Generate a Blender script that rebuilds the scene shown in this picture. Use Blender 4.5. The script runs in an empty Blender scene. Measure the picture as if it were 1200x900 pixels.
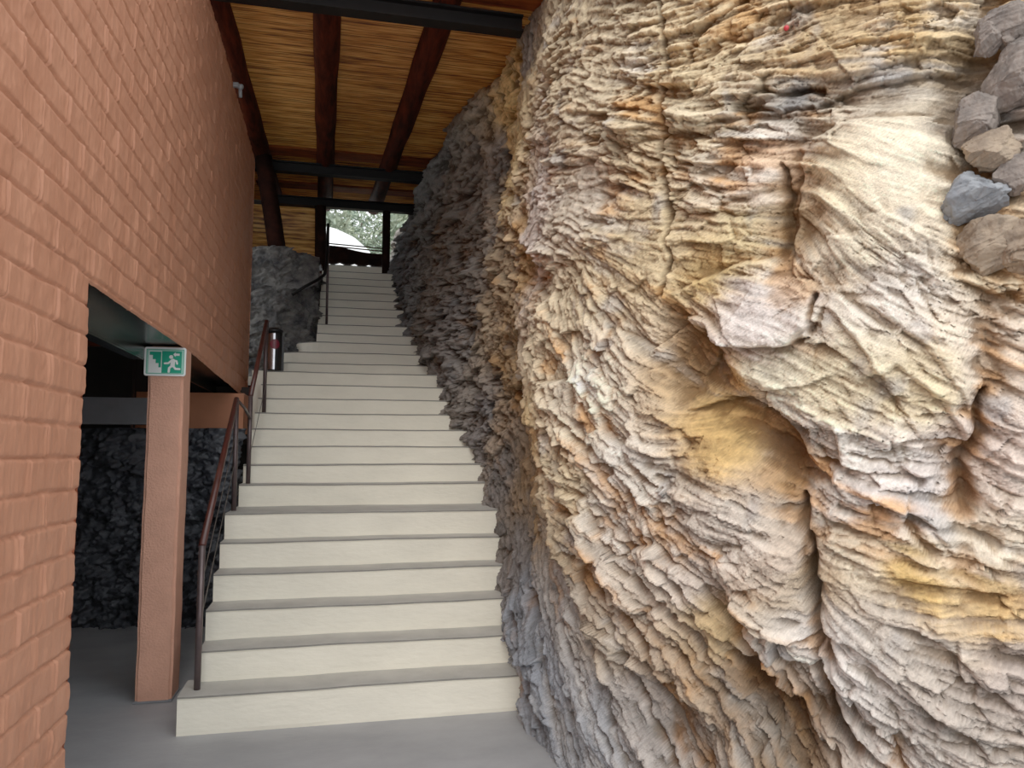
import bpy, bmesh, math, random
import numpy as np
random.seed(7); RNG=np.random.RandomState(11)
scene=bpy.context.scene; COL=scene.collection
# ------------------------------------------------------------------ helpers
def s2l(c):
    c=np.asarray(c,float)/255.; return np.where(c<=.04045,c/12.92,((c+.055)/1.055)**2.4)
def tag(o,label=None,cat=None,group=None,kind=None):
    if label:o['label']=label
    if cat:o['category']=cat
    if group:o['group']=group
    if kind:o['kind']=kind
    return o
def empty(name,loc=(0,0,0)):
    o=bpy.data.objects.new(name,None);COL.objects.link(o);o.location=loc;o.empty_display_size=.1;return o
def link(name,me,parent=None):
    o=bpy.data.objects.new(name,me);COL.objects.link(o)
    if parent is not None:
        o.parent=parent;o.location=tuple(-v for v in parent.location)
    return o
class MB:
    """collects boxes, tubes and polygons in world metres; build() links them as one mesh object"""
    def __init__(s): s.v=[];s.f=[];s.m=[]
    def add(s,v,f,m=0):
        n=len(s.v);s.v+=[tuple(p) for p in v];s.f+=[tuple(i+n for i in q) for q in f];s.m+=[m]*len(f);return s
    def box(s,x0,x1,y0,y1,z0,z1,m=0):
        v=[(x,y,z) for x in(x0,x1) for y in(y0,y1) for z in(z0,z1)]
        return s.add(v,[(0,1,3,2),(4,6,7,5),(0,4,5,1),(2,3,7,6),(0,2,6,4),(1,5,7,3)],m)
    def tube(s,pts,r,n=12,m=0,wob=0.):
        P=np.array(pts,float);k=len(P);r=[r]*k if np.isscalar(r) else r
        T=np.gradient(P,axis=0);T/=np.linalg.norm(T,axis=1)[:,None]+1e-9
        ref=np.array([0,0,1.]) if abs(T[0][2])<.9 else np.array([1.,0,0])
        v=[];f=[]
        for i in range(k):
            a=np.cross(T[i],ref);a/=np.linalg.norm(a);b=np.cross(a,T[i])
            for j in range(n):
                t=2*math.pi*j/n;rr=r[i]*(1+wob*math.sin(3*t+i*.7)+wob*random.uniform(-.5,.5))
                v.append(P[i]+rr*(math.cos(t)*a+math.sin(t)*b))
        for i in range(k-1):
            for j in range(n):
                f.append((i*n+j,i*n+(j+1)%n,(i+1)*n+(j+1)%n,(i+1)*n+j))
        f.append(tuple(range(n))[::-1]);f.append(tuple((k-1)*n+j for j in range(n)))
        return s.add(v,f,m)
    def lathe(s,c,prof,n=24,m=0):
        v=[];f=[]
        for r,z in prof:
            for j in range(n):
                t=2*math.pi*j/n;v.append((c[0]+r*math.cos(t),c[1]+r*math.sin(t),c[2]+z))
        for i in range(len(prof)-1):
            for j in range(n): f.append((i*n+j,i*n+(j+1)%n,(i+1)*n+(j+1)%n,(i+1)*n+j))
        f.append(tuple(range(n))[::-1]);f.append(tuple((len(prof)-1)*n+j for j in range(n)))
        return s.add(v,f,m)
    def build(s,name,mats,parent=None,smooth=False,bevel=0,seg=2):
        me=bpy.data.meshes.new(name);me.from_pydata(s.v,[],s.f)
        for mt in (mats if isinstance(mats,(list,tuple)) else [mats]): me.materials.append(mt)
        me.polygons.foreach_set('material_index',s.m)
        if smooth: me.polygons.foreach_set('use_smooth',[True]*len(s.f))
        bm=bmesh.new();bm.from_mesh(me);bmesh.ops.recalc_face_normals(bm,faces=bm.faces);bm.to_mesh(me);bm.free()
        o=link(name,me,parent)
        if bevel:
            b=o.modifiers.new('bevel','BEVEL');b.width=bevel;b.segments=seg;b.limit_method='ANGLE'
        return o
def grid_mesh(name,X,Y,Z,mat,col=None,flip=False,parent=None,smooth=True):
    R,Cc=X.shape;me=bpy.data.meshes.new(name)
    me.vertices.add(R*Cc);me.vertices.foreach_set('co',np.stack([X,Y,Z],-1).astype(np.float32).ravel())
    i=np.arange(R*Cc).reshape(R,Cc);q=np.stack([i[:-1,:-1],i[:-1,1:],i[1:,1:],i[1:,:-1]],-1).reshape(-1,4)
    if flip:q=q[:,::-1]
    n=len(q);me.loops.add(n*4);me.loops.foreach_set('vertex_index',q.ravel().astype(np.int32))
    me.polygons.add(n);me.polygons.foreach_set('loop_start',(np.arange(n)*4).astype(np.int32))
    me.polygons.foreach_set('loop_total',np.full(n,4,np.int32))
    me.polygons.foreach_set('use_smooth',np.full(n,smooth))
    me.update(calc_edges=True)
    if col is not None:
        a=me.color_attributes.new('stone_colour','FLOAT_COLOR','POINT')
        c=np.ones((R*Cc,4),np.float32);c[:,:3]=col.reshape(-1,3);a.data.foreach_set('color',c.ravel())
    me.materials.append(mat);return link(name,me,parent)
# ------------------------------------------------------------------ numpy noise
_T=RNG.rand(64,256,256).astype(np.float32)
def vn(x,y,seed=0):
    t=_T[seed%64];xi=np.floor(x).astype(np.int64);yi=np.floor(y).astype(np.int64);fx=x-xi;fy=y-yi
    fx=fx*fx*(3-2*fx);fy=fy*fy*(3-2*fy);a=xi&255;b=yi&255;a1=(xi+1)&255;b1=(yi+1)&255
    return ((t[a,b]*(1-fx)+t[a1,b]*fx)*(1-fy)+(t[a,b1]*(1-fx)+t[a1,b1]*fx)*fy)*2-1
def fbm(x,y,oct=4,seed=0,gain=.5):
    r=0;a=1;n=0
    for i in range(oct): r=r+a*vn(x*2**i+17.3*i,y*2**i+5.1*i,seed+i);n+=a;a*=gain
    return r/n
def facets(x,y,seed=0,tilt=.6):
    """broken-stone facets: every cell a tilted plane; returns height and distance to the next cell"""
    xi=np.floor(x);yi=np.floor(y);best=np.full(x.shape,9.);sec=np.full(x.shape,9.);h=np.zeros(x.shape)
    t=[_T[(seed+k)%64] for k in range(5)]
    for i in(-1,0,1):
        for j in(-1,0,1):
            a=(xi+i).astype(np.int64)&255;b=(yi+j).astype(np.int64)&255
            dx=x-(xi+i+t[0][a,b]);dy=y-(yi+j+t[1][a,b]);d=dx*dx+dy*dy
            hh=(t[2][a,b]-.5)+tilt*((t[3][a,b]-.5)*dx+(t[4][a,b]-.5)*dy)*2
            n=d<best;sec=np.where(n,best,np.minimum(sec,d));h=np.where(n,hh,h);best=np.where(n,d,best)
    return h,np.sqrt(sec)-np.sqrt(best)
def sst(x): x=np.clip(x,0,1);return x*x*(3-2*x)
# ------------------------------------------------------------------ materials
def mat(name,col,rough=.8,metal=0.,var=.12,scale=6.,bump=0.,bscale=60.,stretch=(1,1,1),spec=.5,col2=None,vcol=None,detail=6):
    m=bpy.data.materials.new(name);m.use_nodes=True;nt=m.node_tree;N=nt.nodes;L=nt.links
    b=N['Principled BSDF'];b.inputs['Roughness'].default_value=rough;b.inputs['Metallic'].default_value=metal
    b.inputs['Specular IOR Level'].default_value=spec
    tc=N.new('ShaderNodeTexCoord');mp=N.new('ShaderNodeMapping');mp.inputs['Scale'].default_value=stretch
    L.new(tc.outputs['Object'],mp.inputs['Vector'])
    no=N.new('ShaderNodeTexNoise');no.inputs['Scale'].default_value=scale;no.inputs['Detail'].default_value=detail;no.inputs['Roughness'].default_value=.62
    L.new(mp.outputs['Vector'],no.inputs['Vector'])
    if vcol:
        at=N.new('ShaderNodeVertexColor');at.layer_name=vcol
        mx=N.new('ShaderNodeMix');mx.data_type='RGBA';mx.blend_type='MULTIPLY';mx.inputs['Factor'].default_value=1
        mr=N.new('ShaderNodeMapRange');mr.inputs['From Min'].default_value=.3;mr.inputs['From Max'].default_value=.7
        mr.inputs['To Min'].default_value=1-var;mr.inputs['To Max'].default_value=1+var
        L.new(no.outputs['Fac'],mr.inputs['Value']);L.new(at.outputs['Color'],mx.inputs['A']);L.new(mr.outputs['Result'],mx.inputs['B'])
        L.new(mx.outputs['Result'],b.inputs['Base Color'])
    else:
        c=s2l(col);ra=N.new('ShaderNodeValToRGB');e=ra.color_ramp.elements
        lo=s2l(col2) if col2 is not None else c*(1-var*1.6);hi=c*(1+var) if col2 is None else c
        e[0].position=.32;e[0].color=(*lo,1);e[1].position=.68;e[1].color=(*np.clip(hi,0,1),1)
        L.new(no.outputs['Fac'],ra.inputs['Fac']);L.new(ra.outputs['Color'],b.inputs['Base Color'])
    if bump:
        n2=N.new('ShaderNodeTexNoise');n2.inputs['Scale'].default_value=bscale;n2.inputs['Detail'].default_value=8
        L.new(mp.outputs['Vector'],n2.inputs['Vector'])
        bp=N.new('ShaderNodeBump');bp.inputs['Strength'].default_value=1;bp.inputs['Distance'].default_value=bump
        L.new(n2.outputs['Fac'],bp.inputs['Height']);L.new(bp.outputs['Normal'],b.inputs['Normal'])
    return m
M=dict(
 rock=mat('cliff_stone',None,.88,var=.16,scale=46,bump=.006,bscale=120,vcol='stone_colour',spec=.3),
 outcrop=mat('grey_stone',(120,117,112),.85,var=.3,scale=7,bump=.008,bscale=40,col2=(52,52,56)),
 boulder=mat('boulder_stone',(146,132,122),.92,var=.3,scale=9,bump=.010,bscale=38,col2=(92,84,80)),
 boulder_blue=mat('blue_grey_stone',(150,152,156),.9,var=.3,scale=8,bump=.010,bscale=38,col2=(96,99,106)),
 boulder_tan=mat('tan_stone',(168,146,122),.92,var=.3,scale=8,bump=.010,bscale=38,col2=(108,92,78)),
 brick=mat('painted_brick',(198,134,103),.62,var=.10,scale=5,bump=.003,bscale=70,stretch=(1,1,.35),spec=.35,col2=(182,118,88)),
 plaster=mat('salmon_plaster',(212,152,126),.8,var=.06,scale=8,bump=.006,bscale=75,spec=.3),
 terr=mat('terracotta_paint',(188,118,84),.8,var=.06,scale=4),
 floor=mat('grey_concrete',(158,157,159),.6,var=.10,scale=1.6,bump=.002,bscale=25,stretch=(1,1.6,1),col2=(138,138,140)),
 riser=mat('cream_riser_paint',(238,231,212),.75,var=.05,scale=4,bump=.004,bscale=28,stretch=(.5,1,1.3)),
 tread=mat('grey_tread_paint',(176,172,164),.6,var=.10,scale=5,bump=.002,bscale=40),
 nosing=mat('shaded_grey_nosing',(112,108,100),.6,var=.15,scale=9),  # tread paint wraps the edge, darkened to paint in step shadow lines
 log=mat('dark_varnished_log',(92,42,24),.7,spec=.05,var=.3,scale=5,bump=.004,bscale=20,stretch=(3,.4,3),col2=(44,20,12)),
 darklog=mat('blackened_log',(48,26,18),.75,spec=.05,var=.3,scale=5,bump=.004,bscale=20,col2=(22,12,10)),
 board=mat('reddish_board',(160,84,42),.7,spec=.05,var=.2,scale=6,stretch=(.5,3,3),col2=(86,42,22)),
 steel=mat('black_painted_steel',(16,15,15),.55,spec=.25,var=.2,scale=9),
 lintel=mat('dark_lintel_steel',(34,40,40),.25,metal=.6,var=.2,scale=9),
 rail=mat('brown_metal_rail',(88,74,74),.4,metal=.5,var=.15,scale=12),
 railwood=mat('dark_red_handrail',(70,32,26),.4,var=.2,scale=12),
 wire=mat('grey_wire',(120,116,112),.4,metal=.8),
 black=mat('matte_black',(20,20,22),.5),chrome=mat('polished_metal',(190,190,195),.18,metal=1.),
 red=mat('red_paint',(200,40,52),.5),badge=mat('dark_red_badge',(120,24,44),.4),
 dark=mat('dark_room_paint',(40,32,28),.9),grey_beam=mat('grey_beam_paint',(120,120,124),.8,var=.06),
 roomrock=mat('dark_room_stone',(84,86,92),.55,var=.4,scale=3,bump=.03,bscale=7,col2=(40,42,48)),
 white=mat('white_sign_plastic',(236,240,238),.35,var=.01),green=mat('sign_green',(0,152,116),.4,var=.03),mint=mat('pale_green_border',(150,205,186),.4,var=.02),
 canopy=mat('white_canvas',(250,250,250),.8,var=.01),leaf=mat('tree_leaves',(176,182,150),.7,var=.5,scale=1.2,col2=(118,140,126)),bark=mat('tree_bark',(92,80,68),.9,var=.3),
 ground=mat('dry_ground',(112,102,86),.95,var=.1,scale=2),gadget=mat('grey_plastic',(150,156,160),.5),
)
# reed matting: fine canes that change tone from cane to cane
m=bpy.data.materials.new('reed_matting');m.use_nodes=True;nt=m.node_tree;N=nt.nodes;L=nt.links;b=N['Principled BSDF'];b.inputs['Roughness'].default_value=.55
tc=N.new('ShaderNodeTexCoord');mp=N.new('ShaderNodeMapping');mp.inputs['Scale'].default_value=(2.2,75,1)
no=N.new('ShaderNodeTexNoise');no.inputs['Scale'].default_value=1;no.inputs['Detail'].default_value=3
ra=N.new('ShaderNodeValToRGB');e=ra.color_ramp.elements;e[0].position=.36;e[0].color=(*s2l((96,50,14)),1);e[1].position=.64;e[1].color=(*s2l((240,178,92)),1)
el=e.new(.5);el.color=(*s2l((204,130,52)),1)
L.new(tc.outputs['Object'],mp.inputs['Vector']);L.new(mp.outputs['Vector'],no.inputs['Vector']);L.new(no.outputs['Fac'],ra.inputs['Fac']);L.new(ra.outputs['Color'],b.inputs['Base Color'])
M['reed']=m
# ------------------------------------------------------------------ the cliff
# ---- cliff base surface: ruled sheet between a low and a high curve (far end -> near end), metres
LOW=np.array([(.66,15,4.7),(.76,12.2,4.5),(.80,11,3.8),(.88,10,3.15),(1.0,9,2.6),(1.10,8.3,2.3),(1.22,7.5,1.8),(1.24,6.6,1.3),(1.18,5.6,.9),(1.13,4.9,.1),(1.14,4.3,0),(1.22,3.75,0),(1.45,3.15,0),(1.85,2.6,0),(2.4,2.15,0),(3.0,1.8,0),(4.4,1.3,0)],float)
HIGH=np.array([(1.2,15,6.2),(1.22,12.2,5.6),(1.2,11,5.5),(1.2,10.2,5.35),(1.26,9,5.25),(1.31,8,5.2),(1.40,7,5.15),(1.46,6.2,5.05),(1.48,5.4,4.8),(1.42,4.8,4.5),(1.38,4.35,4.3),(1.45,3.95,4.2),(1.7,3.45,4),(2.1,2.95,4),(2.6,2.5,4),(3.15,2.1,4),(4.5,1.5,4)],float)
def _cr(P,t):
    n=len(P);i=np.clip(np.floor(t).astype(int),0,n-2);f=(t-i)[:,None]
    g=lambda k:P[np.clip(k,0,n-1)]
    a,b,c,d=g(i-1),g(i),g(i+1),g(i+2)
    return .5*(2*b+(c-a)*f+(2*a-5*b+4*c-d)*f*f+(3*b-a-3*c+d)*f**3)
_t=np.linspace(0,len(LOW)-1,4000)
_m=(_cr(LOW,_t)+_cr(HIGH,_t))[:,:2]/2
_s=np.concatenate([[0],np.cumsum(np.linalg.norm(np.diff(_m,axis=0),axis=1))])
SMAX=_s[-1]
def base_xy(s,z):
    """s: 1-D columns, z: 1-D rows -> X,Y grids [row,col]"""
    t=np.interp(s,_s,_t);a=_cr(LOW,t);b=_cr(HIGH,t)
    k=(z[:,None]-a[None,:,2])/(b[None,:,2]-a[None,:,2])
    k=np.clip(k,-.6,1.5)
    return a[None,:,0]+(b-a)[None,:,0]*k, a[None,:,1]+(b-a)[None,:,1]*k

ELL=[[11.104,2.547,-0.2489,-1.1291,-0.4786,-0.0251,0.05,2.0],[10.621,3.003,1.0159,-0.6512,-1.8625,-5.2163,0.04,4.0],[10.332,2.777,0.8978,-2.7751,-3.0199,-8.8475,-0.06,2.0],[9.914,1.666,0.058,-1.3646,-1.353,-1.4922,-0.08,2.0],[9.502,2.247,-0.2309,-2.355,-2.3653,-1.9035,-0.03,2.0],[11.227,1.471,0.1999,-1.2071,-1.0193,-0.5103,0.04,2.0],[8.195,4.524,-0.3148,-0.7286,-1.3273,0.2064,-0.07,2.0],[7.607,3.578,-0.1496,-0.7509,-1.5694,-1.4255,-0.04,2.0],[8.696,2.047,-0.0342,-0.9584,-1.4848,-1.6338,-0.06,2.0],[6.5,3.558,-0.1302,-0.7628,-1.1357,-0.9377,0.08,2.0],[9.161,4.434,-0.8865,-2.0367,-2.2321,0.0,0.05,2.0],[10.415,3.943,-1.1344,-2.4455,-1.6235,0.1233,0.06,2.0],[8.961,3.943,-1.0323,-2.8387,-3.1398,-0.3011,0.04,2.0],[11.857,2.062,-0.7495,4.4071,6.4458,2.0986,-0.15,3.0],[12.216,1.711,3.0395,-2.4316,-5.1192,-6.431,-0.15,2.5],[12.316,1.551,4.2553,-5.3901,-8.5106,-5.8865,-0.1,2.0],[12.063,1.586,5.0193,-3.861,-3.4749,-5.0193,0.08,2.0],[12.004,1.346,3.4699,-3.6034,-3.6034,-3.9504,0.06,2.0],[12.988,1.892,-0.3487,-2.0576,-16.6004,2.0576,-0.1,2.0],[12.882,1.506,1.0957,-3.8714,-17.8963,-3.4332,-0.06,2.0],[12.352,1.026,0.8606,-3.385,-16.3511,-2.3523,-0.12,2.0],[12.275,1.186,0.3868,-2.7334,-9.4121,-0.1547,0.05,2.0],[12.175,0.676,-1.292,2.6209,11.6279,4.9834,-0.13,2.0],[12.34,0.515,3.3333,-3.5333,-5.0,-4.7,-0.12,2.0],[11.798,0.32,-1.8636,2.7644,7.2993,5.8394,-0.08,2.0],[12.369,2.687,-1.2844,-3.0092,-11.1927,2.3486,-0.1,2.5],[12.181,2.727,3.988,3.9216,4.4865,-3.9216,0.05,2.0],[12.682,2.742,2.5343,-1.4709,-2.2361,-2.6237,0.14,3.0],[12.187,2.242,4.2637,0.3936,-0.164,-7.7074,0.06,3.5],[12.74,2.042,2.0905,-1.2856,-2.6235,-3.3865,0.08,2.0],[12.67,1.371,3.6691,-1.7402,-2.4112,-4.5707,0.06,2.0],[12.528,0.856,1.7091,-1.2498,-3.2152,-3.8989,0.1,2.0],[12.852,1.071,4.576,-1.4338,-1.2203,-6.2843,0.05,2.0],[11.439,3.383,-0.9646,-3.4084,-4.9035,-0.6592,0.05,3.0],[12.063,3.403,3.5397,0.4592,-0.9567,-5.5295,0.05,3.0],[12.811,3.363,5.1207,0.6584,0.3658,-7.0958,0.06,3.0],[12.534,3.338,9.0981,2.3734,1.1867,-8.3861,0.05,3.0],[11.881,3.258,4.2169,-7.8313,-10.8434,-8.4337,0.04,4.0],[11.469,3.323,6.7243,0.5764,-4.8031,-14.6974,0.05,4.0],[11.857,3.283,10.6383,0.0,-6.383,-20.0,0.05,4.0],[13.017,2.687,-0.1194,-2.8189,-8.4806,-0.1433,-0.14,2.0],[13.141,3.143,-1.3737,-3.2419,-7.8576,1.4561,-0.12,2.0],[11.41,1.992,0.8607,-2.0275,-3.3569,-3.2038,0.05,2.0],[10.845,1.847,0.0946,-1.7472,-3.4755,-2.4852,0.06,2.0],[10.727,0.59,0.5299,-1.6161,-4.4598,-3.0644,0.05,2.0],[10.226,0.575,0.6873,-2.4284,-4.811,-5.2234,0.05,2.0],[11.204,0.495,0.9353,-2.2107,-6.462,-2.9079,0.05,2.0],[11.48,0.45,1.5055,-2.6346,-10.35,-6.8875,0.04,2.0]]
LEDGE=[[[[11.946,2.232],[12.01,2.137],[12.128,2.107],[12.281,2.097],[12.387,2.127],[12.452,2.267]],1,0.1,0.16],[[[11.81,1.791],[11.963,1.837],[12.105,1.837],[12.252,1.746],[12.352,1.636],[12.44,1.551]],1,0.1,0.14],[[[8.931,3.598],[9.426,3.213],[10.327,2.767],[10.668,2.732],[10.285,2.947]],1,0.04,0.1],[[[8.59,3.738],[10.285,2.947],[11.092,2.697]],1,0.06,0.12],[[[12.322,2.342],[12.311,2.537],[12.352,2.712],[12.393,2.842],[12.358,2.972]],-1,0.07,0.2],[[[12.105,3.213],[12.305,3.113],[12.452,3.108],[12.634,3.148],[12.864,3.153],[13.111,3.158]],1,0.09,0.1],[[[11.675,3.208],[11.928,3.178],[12.146,3.208],[12.346,3.218],[12.528,3.198]],1,0.05,0.1],[[[12.34,2.957],[12.558,3.008],[12.793,2.992],[12.976,2.992]],-1,0.06,0.2],[[[11.781,2.772],[12.057,2.772],[12.334,2.792]],1,0.03,0.1],[[[11.71,2.372],[11.922,2.442],[12.134,2.487],[12.322,2.457]],-1,0.06,0.12],[[[11.734,3.008],[11.969,3.013],[12.222,2.967]],1,0.03,0.08],[[[12.546,1.917],[12.705,1.977],[12.87,1.802],[12.952,1.601]],1,0.05,0.12],[[[12.428,2.292],[12.552,2.132],[12.67,1.907],[12.776,1.701],[12.858,1.636]],1,0.04,0.1],[[[12.593,2.237],[12.799,2.042],[12.905,1.867],[12.976,1.701]],1,0.04,0.1],[[[12.499,1.551],[12.646,1.486],[12.787,1.376],[12.888,1.226]],1,0.05,0.12],[[[12.517,1.186],[12.687,1.166],[12.882,1.136],[13.064,1.116]],1,0.04,0.1],[[[12.352,0.931],[12.505,0.916],[12.67,0.811],[12.846,0.631],[12.941,0.505]],1,0.06,0.15],[[[12.682,0.996],[12.84,0.891],[13.029,0.716]],1,0.05,0.12],[[[12.346,0.766],[12.464,0.631],[12.599,0.505],[12.652,0.455]],-1,0.08,0.15],[[[12.393,1.361],[12.34,1.226],[12.352,1.026],[12.399,0.886],[12.452,0.801]],-1,0.09,0.15],[[[11.793,0.996],[11.957,0.876],[12.11,0.696],[12.193,0.58]],1,0.08,0.14],[[[11.486,1.316],[11.745,0.991],[11.957,0.771],[12.069,0.656]],1,0.05,0.12],[[[10.509,2.077],[10.862,1.651],[11.163,1.336],[11.375,1.101],[11.604,0.856],[11.793,0.741]],1,0.06,0.1],[[[9.544,2.887],[10.038,2.242],[10.58,1.656],[10.898,1.276],[11.18,0.951],[11.504,0.57],[11.663,0.315]],1,0.11,0.18],[[[9.361,2.462],[9.873,1.786],[10.48,1.241],[10.697,0.871]],1,0.05,0.1],[[[11.039,2.077],[11.357,1.646],[11.592,1.441],[11.793,1.331]],1,0.04,0.1],[[[11.48,1.686],[11.698,1.486],[11.922,1.376]],1,0.05,0.1],[[[11.245,1.126],[11.498,0.916],[11.751,0.59],[11.916,0.35]],1,0.05,0.12],[[[9.991,0.636],[10.556,0.355],[10.904,0.015]],1,0.05,0.08],[[[10.697,0.871],[10.956,0.555],[11.216,0.215],[11.286,0.085]],1,0.05,0.08],[[[11.286,3.843],[11.469,3.593],[11.586,3.673]],1,0.05,0.1],[[[10.538,4.003],[10.745,3.693],[11.145,3.383],[11.304,3.378]],1,0.05,0.1],[[[8.772,4.083],[9.39,3.523],[10.132,3.433],[10.644,3.453]],-1,0.06,0.12],[[[10.727,3.453],[11.151,3.253],[11.445,3.193]],1,0.04,0.07],[[[11.304,3.428],[11.475,3.298],[11.663,3.258]],1,0.05,0.06],[[[11.704,3.293],[11.84,3.228],[11.904,3.273]],1,0.05,0.06],[[[11.398,3.698],[11.557,3.673],[11.645,3.698]],1,0.05,0.1],[[[12.458,3.238],[12.634,3.208],[12.899,3.243],[12.946,3.428]],1,0.05,0.12],[[[12.929,2.272],[13.041,2.192],[13.153,2.217]],1,0.08,0.12],[[[11.999,1.201],[12.11,1.031],[12.252,0.951]],1,0.05,0.1],[[[12.475,1.776],[12.499,1.601],[12.446,1.466]],1,0.05,0.1],[[[12.729,1.376],[12.835,1.256],[13.07,1.236]],1,0.04,0.08]]
CRACK=[[[[11.622,4.003],[11.657,3.693],[11.698,3.388],[11.681,3.113],[11.722,2.827],[11.74,2.562],[11.722,2.367]],0.01,0.06],[[[12.11,3.798],[11.975,3.758],[11.857,3.713],[11.81,3.593]],0.01,0.04],[[[7.63,3.993],[8.342,3.083],[9.167,2.152],[9.867,1.426]],0.02,0.07],[[[7.053,2.802],[7.683,2.292],[8.231,2.002]],0.02,0.06],[[[12.346,1.396],[12.375,1.196],[12.375,0.966],[12.422,0.826]],0.016,0.1],[[[12.375,0.741],[12.417,0.59],[12.487,0.44]],0.02,0.1],[[[12.069,0.926],[12.14,0.751],[12.193,0.631]],0.016,0.08],[[[12.434,2.272],[12.405,2.162],[12.369,2.092]],0.012,0.06],[[[12.988,1.847],[12.97,1.701],[12.911,1.556],[12.923,1.381]],0.016,0.08],[[[11.163,1.291],[11.498,0.956],[11.751,0.806]],0.012,0.05],[[[10.88,0.856],[11.204,0.455],[11.404,0.2]],0.012,0.05],[[[10.421,0.771],[10.868,0.4],[11.151,0.07]],0.012,0.05],[[[11.475,0.676],[11.616,0.375],[11.71,0.225]],0.012,0.05],[[[10.433,2.412],[10.833,1.947],[11.227,1.471]],0.01,0.04],[[[12.228,3.273],[12.346,3.218],[12.475,3.198]],0.014,0.06],[[[12.105,3.233],[12.305,3.133],[12.434,3.128]],0.012,0.06],[[[12.316,2.902],[12.334,2.732],[12.287,2.462]],0.012,0.06],[[[8.696,4.774],[8.69,4.334],[8.549,3.863]],0.014,0.06],[[[9.708,4.589],[9.626,4.168],[9.573,3.793]],0.012,0.05],[[[12.534,1.636],[12.652,1.601],[12.764,1.506]],0.008,0.03]]
ZONE=[[3.945,4.108,0.6,[104,103,104]],[4.881,4.879,0.6,[108,106,102]],[7.0,4.188,0.5,[118,112,104]],[7.118,2.792,0.4,[112,106,102]],[8.278,1.842,0.3,[104,98,96]],[8.26,4.809,0.4,[206,170,104]],[8.578,4.229,0.35,[186,156,104]],[8.808,5.019,0.25,[132,125,115]],[7.819,4.344,0.2,[120,115,108]],[8.925,2.317,0.35,[156,128,92]],[8.278,3.018,0.3,[150,130,104]],[7.766,3.538,0.3,[134,126,116]],[8.837,1.681,0.3,[140,122,104]],[9.844,1.426,0.25,[136,112,84]],[10.226,1.221,0.15,[150,122,86]],[9.926,0.851,0.25,[116,110,108]],[8.961,1.396,0.25,[110,104,102]],[10.226,0.575,0.2,[128,133,142]],[10.762,0.32,0.3,[130,135,144]],[11.28,0.235,0.3,[138,140,145]],[11.027,0.836,0.2,[150,146,142]],[11.616,0.34,0.25,[150,142,136]],[10.221,3.168,0.2,[204,188,176]],[11.08,2.997,0.2,[200,184,162]],[9.697,3.043,0.12,[182,146,98]],[11.186,2.577,0.25,[198,178,142]],[11.575,2.682,0.25,[196,172,130]],[10.798,2.252,0.2,[204,184,150]],[11.345,2.042,0.25,[220,204,180]],[10.562,1.761,0.15,[190,160,112]],[11.074,1.466,0.2,[206,184,146]],[11.592,1.481,0.2,[206,196,182]],[11.598,1.161,0.25,[192,176,158]],[11.098,1.111,0.15,[172,152,122]],[11.386,0.816,0.2,[168,150,128]],[11.133,3.698,0.35,[188,168,136]],[10.874,4.188,0.3,[168,148,116]],[11.569,3.053,0.25,[196,172,134]],[11.881,3.608,0.3,[192,168,128]],[11.975,3.118,0.25,[198,178,144]],[12.057,2.922,0.25,[196,180,158]],[12.099,2.617,0.25,[196,172,124]],[11.969,2.517,0.15,[200,166,104]],[12.464,3.403,0.3,[186,156,112]],[12.811,3.363,0.3,[182,148,98]],[13.005,3.373,0.3,[190,162,120]],[12.381,3.153,0.15,[142,134,124]],[12.735,3.123,0.2,[172,156,136]],[12.782,2.842,0.4,[232,212,182]],[12.546,2.772,0.2,[212,192,158]],[12.57,2.497,0.25,[214,196,168]],[12.222,2.882,0.2,[206,190,174]],[12.328,2.617,0.12,[170,140,102]],[12.187,2.262,0.25,[216,202,194]],[12.717,2.257,0.3,[214,200,186]],[11.881,2.117,0.15,[166,130,84]],[12.046,1.987,0.12,[200,160,100]],[12.046,1.756,0.2,[188,148,84]],[12.287,1.601,0.15,[160,124,84]],[12.275,1.967,0.15,[216,204,176]],[12.546,1.952,0.25,[220,202,166]],[12.787,1.902,0.25,[214,192,152]],[12.999,2.027,0.3,[214,192,170]],[12.711,1.571,0.35,[210,196,188]],[12.999,1.636,0.3,[204,182,168]],[12.081,1.346,0.2,[192,178,164]],[11.922,1.121,0.2,[188,172,158]],[12.528,1.501,0.2,[206,194,182]],[12.746,1.151,0.18,[206,164,92]],[12.958,1.111,0.2,[196,158,100]],[12.387,1.161,0.15,[172,148,118]],[12.293,1.221,0.15,[176,156,138]],[12.546,1.236,0.2,[210,192,164]],[12.941,1.261,0.2,[212,194,170]],[12.499,0.791,0.3,[206,196,188]],[12.823,0.686,0.35,[166,152,140]],[12.652,0.961,0.2,[186,172,158]],[12.994,0.906,0.3,[160,144,134]],[12.658,0.515,0.3,[190,178,168]],[12.034,0.851,0.2,[182,152,106]],[12.105,0.56,0.2,[132,108,84]],[12.269,0.44,0.2,[124,100,74]],[12.181,0.806,0.12,[196,182,166]],[11.793,0.595,0.2,[158,136,112]],[13.129,2.997,0.3,[150,138,128]],[13.047,2.292,0.25,[204,180,144]],[13.135,2.352,0.2,[180,150,112]]]
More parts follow.
